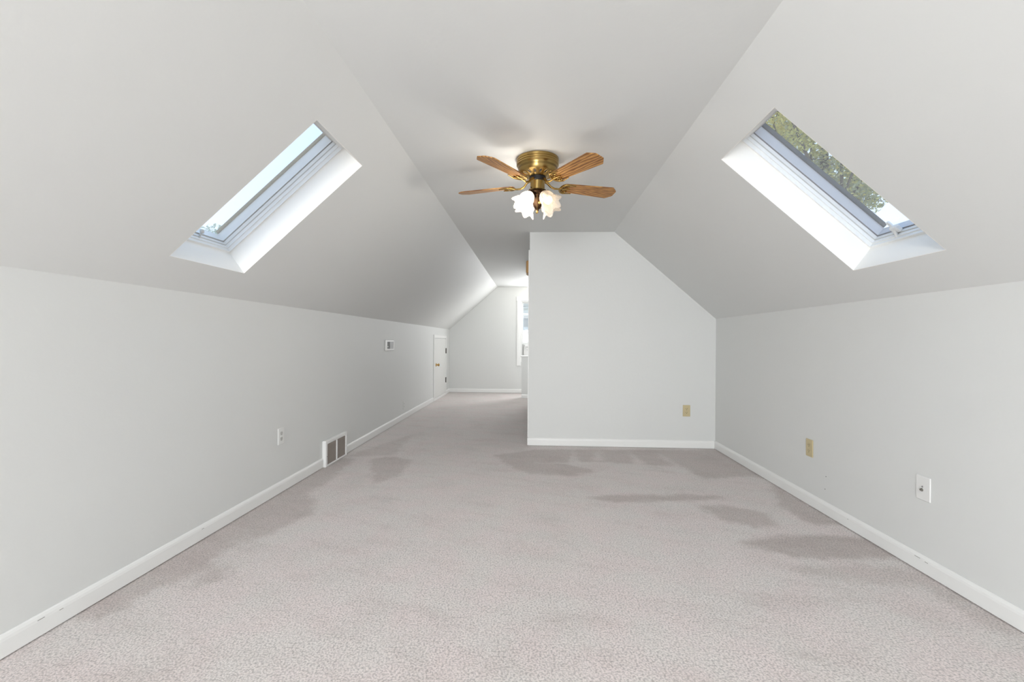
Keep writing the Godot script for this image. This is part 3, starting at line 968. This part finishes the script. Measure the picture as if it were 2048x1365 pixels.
func ceiling_fan() -> void:
	var t := thing("ceiling_fan", "antique brass ceiling fan with oak blades and fluted glass light shades", "ceiling fan", FAN)
	var st := mb()
	lathe_uv(st, [Vector2(0.0, -0.001), Vector2(0.131, -0.001), Vector2(0.1335, -0.004), Vector2(0.1335, -0.018), Vector2(0.1305, -0.020), Vector2(0.1305, -0.024), Vector2(0.1335, -0.026), Vector2(0.1335, -0.031), Vector2(0.131, -0.033), Vector2(0.131, -0.036), Vector2(0.1335, -0.038), Vector2(0.1335, -0.044),
		Vector2(0.127, -0.050), Vector2(0.124, -0.056), Vector2(0.1215, -0.075), Vector2(0.117, -0.089), Vector2(0.108, -0.096), Vector2(0.085, -0.104), Vector2(0.066, -0.110), Vector2(0.060, -0.114), Vector2(0.052, -0.115), Vector2(0.0, -0.115)], 72)
	var hous := obj("motor_housing", st, M.brass, t)
	# dots punched round the band
	st = mb()
	for row in 3:
		for k in 96:
			var a := TAU * (k + 0.5 * (row % 2)) / 96
			var y := -0.060 - 0.0045 * row
			var r := 0.1238 - (absf(y) - 0.056) * 0.13
			var xf := Transform3D(Basis(Vector3(-sin(a), 0, cos(a)), Vector3.UP, Vector3(cos(a), 0, sin(a))), Vector3(r * cos(a), y, r * sin(a)))
			box(st, Vector3(-0.0022, -0.0014, -0.001), Vector3(0.0022, 0.0014, 0.0006), xf)
	var dots := obj("punched_dots", st, M.dark_bronze, hous)
	dots.set_meta("kind", "stuff")
	# cooling slots in the bowl, shade painted by dark plugs, each with a rolled rim
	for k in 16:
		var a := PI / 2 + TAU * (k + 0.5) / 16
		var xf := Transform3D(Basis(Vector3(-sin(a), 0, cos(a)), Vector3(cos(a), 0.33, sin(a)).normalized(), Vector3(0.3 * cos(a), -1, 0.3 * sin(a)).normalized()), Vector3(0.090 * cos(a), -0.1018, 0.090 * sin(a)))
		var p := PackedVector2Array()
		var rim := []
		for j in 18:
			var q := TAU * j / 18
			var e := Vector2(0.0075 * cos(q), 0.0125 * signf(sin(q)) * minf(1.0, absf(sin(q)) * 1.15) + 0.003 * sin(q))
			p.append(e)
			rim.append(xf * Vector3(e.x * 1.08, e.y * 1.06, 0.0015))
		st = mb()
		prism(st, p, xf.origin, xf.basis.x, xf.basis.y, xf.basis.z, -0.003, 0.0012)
		var slot := obj("cooling_slot", st, M.slot_shade, hous)
		st = mb()
		tube(st, rim, 0.0017, 6, true)
		obj("slot_rim", st, M.bright_brass, slot)
	st = mb()
	lathe(st, [Vector2(0.0, -0.112), Vector2(0.050, -0.114), Vector2(0.053, -0.118), Vector2(0.053, -0.138), Vector2(0.047, -0.143), Vector2(0.0, -0.143)], 40)
	obj("flywheel", st, M.black_rubber, t)
	st = mb()
	lathe_uv(st, [Vector2(0.0, -0.140), Vector2(0.043, -0.141), Vector2(0.0455, -0.144), Vector2(0.0455, -0.196), Vector2(0.043, -0.199), Vector2(0.0, -0.199)], 48)
	var neck := obj("switch_housing", st, M.brass, t)
	for a in [2.6, 4.9]:
		st = mb()
		lathe(st, [Vector2(0, 0.008), Vector2(0.003, 0.007), Vector2(0.004, 0.0)], 8, Transform3D(Basis(Vector3(-sin(a), 0, cos(a)), Vector3(cos(a), 0, sin(a)), Vector3(0, -1, 0)), Vector3(0.045 * cos(a), -0.186, 0.045 * sin(a))))
		obj("screw", st, M.dark_bronze, neck)
	# blades: the fifth points away from the camera, behind the light kit
	var bm := mb()
	blade_mesh(bm)
	bm.generate_normals()
	var blade_shape := bm.commit()
	var im := mb()
	iron_mesh(im)
	im.generate_normals()
	var iron_shape := im.commit()
	var bi := 0
	for deg in [72.0, 144.0, 0.0, -72.0, -144.0]:
		# deg is measured from straight away (-z) towards +x
		var a := deg_to_rad(deg - 1.5)
		var out := Vector3(sin(a), 0, -cos(a))
		var side := out.cross(Vector3.UP) * -1.0
		var turn := Basis(out, Vector3.UP, out.cross(Vector3.UP))
		var pitch := Basis(out, deg_to_rad(-11.5))
		var iron := MeshInstance3D.new()
		iron.name = "blade_iron"
		iron.mesh = iron_shape
		iron.material_override = M.polished_brass
		iron.transform = Transform3D(pitch * turn, Vector3(0, -0.163, 0))
		t.add_child(iron, true)
		var b := MeshInstance3D.new()
		b.name = "blade"
		b.mesh = blade_shape
		b.material_override = M["oak_%d" % [2, 1, 0, 1, 0][bi]]
		b.transform = Transform3D(pitch * turn, Vector3(0, -0.163, 0) + out * 0.156)
		t.add_child(b, true)
		for q in [[0.03, 0.0], [0.055, 0.026], [0.055, -0.026]]:
			st = mb()
			lathe(st, [Vector2(0.0, 0.0), Vector2(0.005, 0.0), Vector2(0.0045, -0.002), Vector2(0.0, -0.0032)], 10, Transform3D(Basis.IDENTITY, Vector3(q[0], -0.003, q[1])))
			obj("screw", st, M.bright_brass, b)
		bi += 1
	# light kit
	st = mb()
	lathe(st, [Vector2(0.0, -0.197), Vector2(0.044, -0.199), Vector2(0.052, -0.203), Vector2(0.064, -0.212), Vector2(0.068, -0.220), Vector2(0.058, -0.226), Vector2(0.036, -0.231), Vector2(0.030, -0.240), Vector2(0.031, -0.275), Vector2(0.027, -0.300), Vector2(0.018, -0.314), Vector2(0.009, -0.320), Vector2(0.008, -0.330), Vector2(0.0, -0.333)], 40)
	obj("light_fitter", st, M.dark_bronze, t)
	var sm := mb()
	shade_mesh(sm)
	sm.generate_normals()
	var shade_shape := sm.commit()
	var k := 0
	for az in [-135.0, 135.0, -45.0, 45.0]:
		var a := deg_to_rad(az + 4.0)
		var out := Vector3(sin(a), 0, -cos(a))
		var axis := (Vector3.DOWN * cos(deg_to_rad(42.0)) + out * sin(deg_to_rad(42.0))).normalized()
		var x := axis.cross(Vector3.UP).normalized()
		var basis := Basis(x, -axis, x.cross(-axis)).orthonormalized()
		var foot := Vector3(0, -0.222, 0) + out * 0.046
		st = mb()
		lathe(st, [Vector2(0.0, 0.006), Vector2(0.018, 0.004), Vector2(0.024, -0.002), Vector2(0.0285, -0.010), Vector2(0.0285, -0.020), Vector2(0.026, -0.022), Vector2(0.0, -0.022)], 24, Transform3D(basis, foot))
		var cup := obj("lamp_socket", st, M.dark_bronze, t)
		for q in 3:
			var s := TAU * q / 3
			st = mb()
			lathe(st, [Vector2(0.0, 0.010), Vector2(0.004, 0.009), Vector2(0.004, 0.006), Vector2(0.002, 0.005), Vector2(0.002, 0.0)], 8, Transform3D(basis * Basis(Vector3(-sin(s), 0, cos(s)), Vector3(cos(s), 0, sin(s)), Vector3(0, -1, 0)), foot + basis * Vector3(0.028 * cos(s), -0.015, 0.028 * sin(s))))
			obj("thumb_screw", st, M.dark_bronze, cup)
		var sh := MeshInstance3D.new()
		sh.name = "lamp_shade"
		sh.mesh = shade_shape
		sh.material_override = M.shade_glass
		sh.transform = Transform3D(basis, foot + axis * 0.012)
		t.add_child(sh, true)
		var warm: bool = az > 0.0
		st = mb()
		lathe(st, [Vector2(0.0, 0.0), Vector2(0.012, -0.002), Vector2(0.013, -0.018), Vector2(0.018, -0.030), Vector2(0.0265, -0.046), Vector2(0.0285, -0.060), Vector2(0.025, -0.074), Vector2(0.015, -0.084), Vector2(0.0, -0.088)], 24, Transform3D(basis, foot + axis * 0.022))
		obj("light_bulb", st, M.bulb_warm if warm else M.bulb_cool, t)
		var lamp := OmniLight3D.new()
		lamp.name = "bulb_light"
		lamp.light_color = Color(1.0, 0.84, 0.62) if warm else Color(1.0, 0.98, 0.95)
		lamp.light_energy = 0.012 if warm else 0.13
		lamp.light_size = 0.026
		lamp.omni_range = 14.0
		lamp.omni_attenuation = 2.0
		lamp.shadow_enabled = true
		lamp.position = foot + axis * 0.08
		t.add_child(lamp, true)
		k += 1
	# pull chains with brass drops
	for c in [[Vector3(-0.002, -0.199, 0.047), 0.145], [Vector3(0.012, -0.199, 0.044), 0.085]]:
		st = mb()
		var n := int(c[1] / 0.0045)
		for i in n:
			var y: float = -0.0045 * i
			lathe(st, [Vector2(0, 0.0018), Vector2(0.0017, 0.0), Vector2(0, -0.0018)], 6, Transform3D(Basis.IDENTITY, c[0] + Vector3(0, y, 0)))
		tube(st, [c[0], c[0] - Vector3(0, c[1], 0)], 0.0007, 5)
		var ch := obj("pull_chain", st, M.bright_brass, t)
		st = mb()
		lathe(st, [Vector2(0, 0.008), Vector2(0.003, 0.006), Vector2(0.0085, -0.004), Vector2(0.0085, -0.009), Vector2(0.005, -0.014), Vector2(0, -0.0155)], 16, Transform3D(Basis.IDENTITY, c[0] - Vector3(0, c[1], 0)))
		obj("drop", st, M.bright_brass, ch)

# ---------------------------------------------------------------- the passage
func passage() -> void:
	# half wall by the stairs in front of the far window
	var st := mb()
	box(st, Vector3(-0.245, 0, -8.73), Vector3(XR, 0.80, -8.612))
	structure("wall_stair", st, M.wall_paint, "low grey half wall in front of the far window", "half wall")
	st = mb()
	bevel(st, Vector3(-0.268, 0.80, -8.752), Vector3(XR, 0.826, -8.59), 0.008)
	structure("trim_2", st, M.white_paint, "white cap board along the top of the low half wall", "trim")
	baseboard("baseboard_stair", "white baseboard along the foot of the low half wall", Vector3(-0.245, 0, -8.612), Vector3(XR, 0, -8.612), Vector3.BACK, 0.075)
	# little wooden box high on the partition's side
	var t := thing("wooden_chime_box", "small oak box mounted high on the partition's passage side", "chime box", Vector3(XP, 1.90, -5.3))
	st = mb()
	bevel(st, Vector3(-0.043, 0.0, -0.11), Vector3(0.0, 0.145, 0.11), 0.006)
	obj("case", st, M.oak_plain, t)
	for z in [-0.075, 0.075]:
		st = mb()
		bevel(st, Vector3(-0.048, 0.006, z - 0.012), Vector3(-0.041, 0.139, z + 0.012), 0.002)
		obj("slat", st, M.oak_plain, t)
	# lit globe lamp on the far end of the ceiling
	var g := thing("globe_light", "lit white globe lamp on the ceiling near the far window", "ceiling lamp", Vector3(-0.02, TOP, -8.85))
	st = mb()
	lathe(st, [Vector2(0.0, -0.001), Vector2(0.075, -0.001), Vector2(0.078, -0.006), Vector2(0.070, -0.020), Vector2(0.06, -0.022), Vector2(0.0, -0.022)], 32)
	obj("canopy", st, M.polished_brass, g)
	st = mb()
	lathe(st, [Vector2(0.058, -0.015), Vector2(0.085, -0.030), Vector2(0.108, -0.055), Vector2(0.115, -0.080), Vector2(0.105, -0.110), Vector2(0.080, -0.135), Vector2(0.045, -0.150), Vector2(0.0, -0.155)], 32)
	obj("lamp_globe", st, M.globe_glow, g)
	var lamp := OmniLight3D.new()
	lamp.name = "globe_lamp_light"
	lamp.light_color = Color(1.0, 0.98, 0.94)
	lamp.light_energy = 0.15
	lamp.light_size = 0.08
	lamp.omni_range = 14.0
	lamp.omni_attenuation = 2.0
	lamp.shadow_enabled = true
	lamp.position = Vector3(0, -0.08, 0)
	g.add_child(lamp)

# ---------------------------------------------------------------- outside
func tree(label: String, at: Vector3, crown: Array, leaves: int, cols: Array, size: float, seed_: int) -> void:
	var t := thing("tree", label, "tree", at, "trees outside the skylights")
	var rng := RandomNumberGenerator.new()
	rng.seed = seed_
	var mid := Vector3.ZERO
	for c in crown:
		mid += c[0] / crown.size()
	var st := mb()
	var h: float = mid.y
	tube(st, [Vector3(0, 0, 0), Vector3(0.06, h * 0.35, 0.05), Vector3(-0.05, h * 0.7, 0.0), Vector3(mid.x * 0.5, h, mid.z * 0.5)], [0.22, 0.18, 0.13, 0.06], 10)
	obj("trunk", st, M.bark, t)
	for c in crown:
		st = mb()
		var from := Vector3(-0.03, h * rng.randf_range(0.55, 0.75), 0.0)
		var p: Vector3 = c[0]
		var bend := (from + p) / 2 + Vector3(rng.randf_range(-0.2, 0.2), 0.15, rng.randf_range(-0.2, 0.2))
		tube(st, [from, bend, p], [0.05, 0.03, 0.010], 7)
		for q in 5:
			var d := Vector3(rng.randf_range(-1, 1), rng.randf_range(-0.4, 1), rng.randf_range(-1, 1)).normalized() * float(c[1]) * 0.8
			var b0: Vector3 = bend.lerp(p, rng.randf_range(0.5, 1.0))
			tube(st, [b0, b0 + d * 0.5 + Vector3(0, 0.05, 0), b0 + d], [0.010, 0.006, 0.003], 5)
		obj("branch", st, M.bark, t)
	var leaf := mb()
	for s in [-1.0, 1.0]:      # two folded halves
		quad_n(leaf, Vector3(0, 0, 0), Vector3(0.3 * s, 0.08, 0.35), Vector3(0.22 * s, 0.05, 0.75), Vector3(0, 0, 1.0), Vector3.UP)
	leaf.generate_normals()
	var shape := leaf.commit()
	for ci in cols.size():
		# tones gather on some boughs; on the right tree this paints sun and shade
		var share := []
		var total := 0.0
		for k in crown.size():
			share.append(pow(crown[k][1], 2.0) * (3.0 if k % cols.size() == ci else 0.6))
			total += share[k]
		var mm := MultiMesh.new()
		mm.transform_format = MultiMesh.TRANSFORM_3D
		mm.mesh = shape
		mm.instance_count = int(leaves / cols.size())
		for i in mm.instance_count:
			var pick := rng.randf() * total
			var cc: Array = crown[0]
			for k in crown.size():
				cc = crown[k]
				pick -= share[k]
				if pick <= 0.0:
					break
			var d := Vector3(rng.randfn(), rng.randfn(), rng.randfn()).normalized() * pow(rng.randf(), 0.45) * float(cc[1])
			var b := Basis.from_euler(Vector3(rng.randf_range(-1.2, 0.9), rng.randf() * TAU, rng.randf_range(-0.9, 0.9))).scaled(Vector3.ONE * size * rng.randf_range(0.6, 1.3))
			mm.set_instance_transform(i, Transform3D(b, cc[0] + d * Vector3(1.0, 0.8, 1.0)))
		var f := MultiMeshInstance3D.new()
		f.name = "foliage"
		f.multimesh = mm
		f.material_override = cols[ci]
		f.set_meta("kind", "stuff")
		t.add_child(f, true)

func outside() -> void:
	mat("bark", rgb(92, 80, 68), 0.9)
	var leaf_mats := []  # leaf tones brightened and split to paint sun and shade without a sun
	for e in [["leaf_sunlit", rgb(250, 238, 158)], ["leaf_green", rgb(222, 216, 140)], ["leaf_shaded", rgb(178, 178, 142)]]:
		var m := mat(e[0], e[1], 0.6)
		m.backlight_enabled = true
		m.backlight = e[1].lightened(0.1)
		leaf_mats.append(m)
	var pale := []  # tones washed pale, overexposure put into the leaf colour
	for e in [["leaf_pale", rgb(206, 210, 192)], ["leaf_washed", rgb(182, 190, 172)]]:
		var m := mat(e[0], e[1], 0.6)
		m.backlight_enabled = true
		m.backlight = e[1]
		pale.append(m)
	var ground := -5.6
	var st := mb()
	box(st, Vector3(-40, ground - 0.3, -45), Vector3(40, ground, 30))
	structure("ground", st, mat("lawn", rgb(120, 128, 88), 0.95), "grass lawn around the house far below the skylights", "ground")
	# crown balls lie where the right skylight looks, ten metres off
	var at := Vector3(5.3, ground, -8.3)
	var crown := []
	for c in [[4.3, 5.3, -8.4, 0.6], [4.85, 4.75, -8.1, 0.5], [5.2, 4.2, -8.4, 0.5], [5.3, 5.3, -8.0, 0.6], [4.7, 5.9, -8.6, 0.6], [5.75, 3.75, -8.2, 0.5], [6.3, 4.4, -8.9, 0.6], [4.35, 4.4, -8.9, 0.5], [6.0, 5.2, -7.6, 0.6], [3.9, 6.2, -7.9, 0.6], [5.3, 3.45, -8.8, 0.42], [4.95, 5.15, -8.9, 0.45], [5.65, 4.5, -8.0, 0.45]]:
		crown.append([Vector3(c[0], c[1], c[2]) - at, c[3]])
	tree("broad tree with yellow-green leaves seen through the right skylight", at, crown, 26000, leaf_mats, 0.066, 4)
	at = Vector3(-9.3, ground, -12.6)
	crown = []
	for c in [[-9.3, 3.9, -12.6, 0.7], [-8.7, 3.6, -12.9, 0.6], [-9.9, 3.3, -12.3, 0.8], [-9.0, 2.8, -12.4, 0.8]]:
		crown.append([Vector3(c[0], c[1], c[2]) - at, c[3]])
	tree("pale leafy treetop at the bottom of the left skylight", at, crown, 7000, pale, 0.085, 9)
	# the house across the way, seen through the far window
	var o := Vector3(0.0, ground, -15.0)
	var b := thing("neighbour_house", "pale neighbouring house with siding outside the far window", "house", o)
	st = mb()
	box(st, Vector3(-4, 0, -5), Vector3(4, 9.4, -0.03))
	obj("wall", st, mat("house_wall", rgb(250, 240, 224), 0.8), b)
	var board := mb()
	hexa(board, [Vector3(-4, 0, -0.03), Vector3(4, 0, -0.03), Vector3(-4, 0.2, -0.03), Vector3(4, 0.2, -0.03), Vector3(-4, 0, 0.0), Vector3(4, 0, 0.0), Vector3(-4, 0.2, -0.022), Vector3(4, 0.2, -0.022)])
	board.generate_normals()
	var shape := board.commit()
	for k in 46:
		var s := MeshInstance3D.new()
		s.name = "siding_board"
		s.mesh = shape
		s.material_override = mat("siding", rgb(255, 247, 232), 0.7) if k == 0 else M.siding
		s.position.y = 0.2 * k
		b.add_child(s, true)
	for w in [[-0.36, 0.5, 7.18, 7.56], [-0.40, 0.5, 6.78, 7.06]]:
		st = mb()
		for q in [[w[0] - 0.06, w[0], w[2] - 0.06, w[3] + 0.06], [w[1], w[1] + 0.06, w[2] - 0.06, w[3] + 0.06], [w[0], w[1], w[3], w[3] + 0.06], [w[0], w[1], w[2] - 0.06, w[2]]]:
			bevel(st, Vector3(q[0], q[2], -0.03), Vector3(q[1], q[3], 0.03), 0.006)
		var f := obj("window_frame", st, M.white_paint, b)
		st = mb()
		box(st, Vector3(w[0], w[2], -0.02), Vector3(w[1], w[3], 0.005))
		obj("pane", st, mat("house_pane", rgb(190, 184, 180), 0.5), f)
	st = mb()
	prism(st, PackedVector2Array([Vector2(-4.4, 9.35), Vector2(4.4, 9.35), Vector2(0, 12.0)]), Vector3.ZERO, Vector3.RIGHT, Vector3.UP, Vector3.BACK, -5.2, 0.25)
	obj("roof", st, mat("house_roof", rgb(120, 112, 106), 0.85), b)
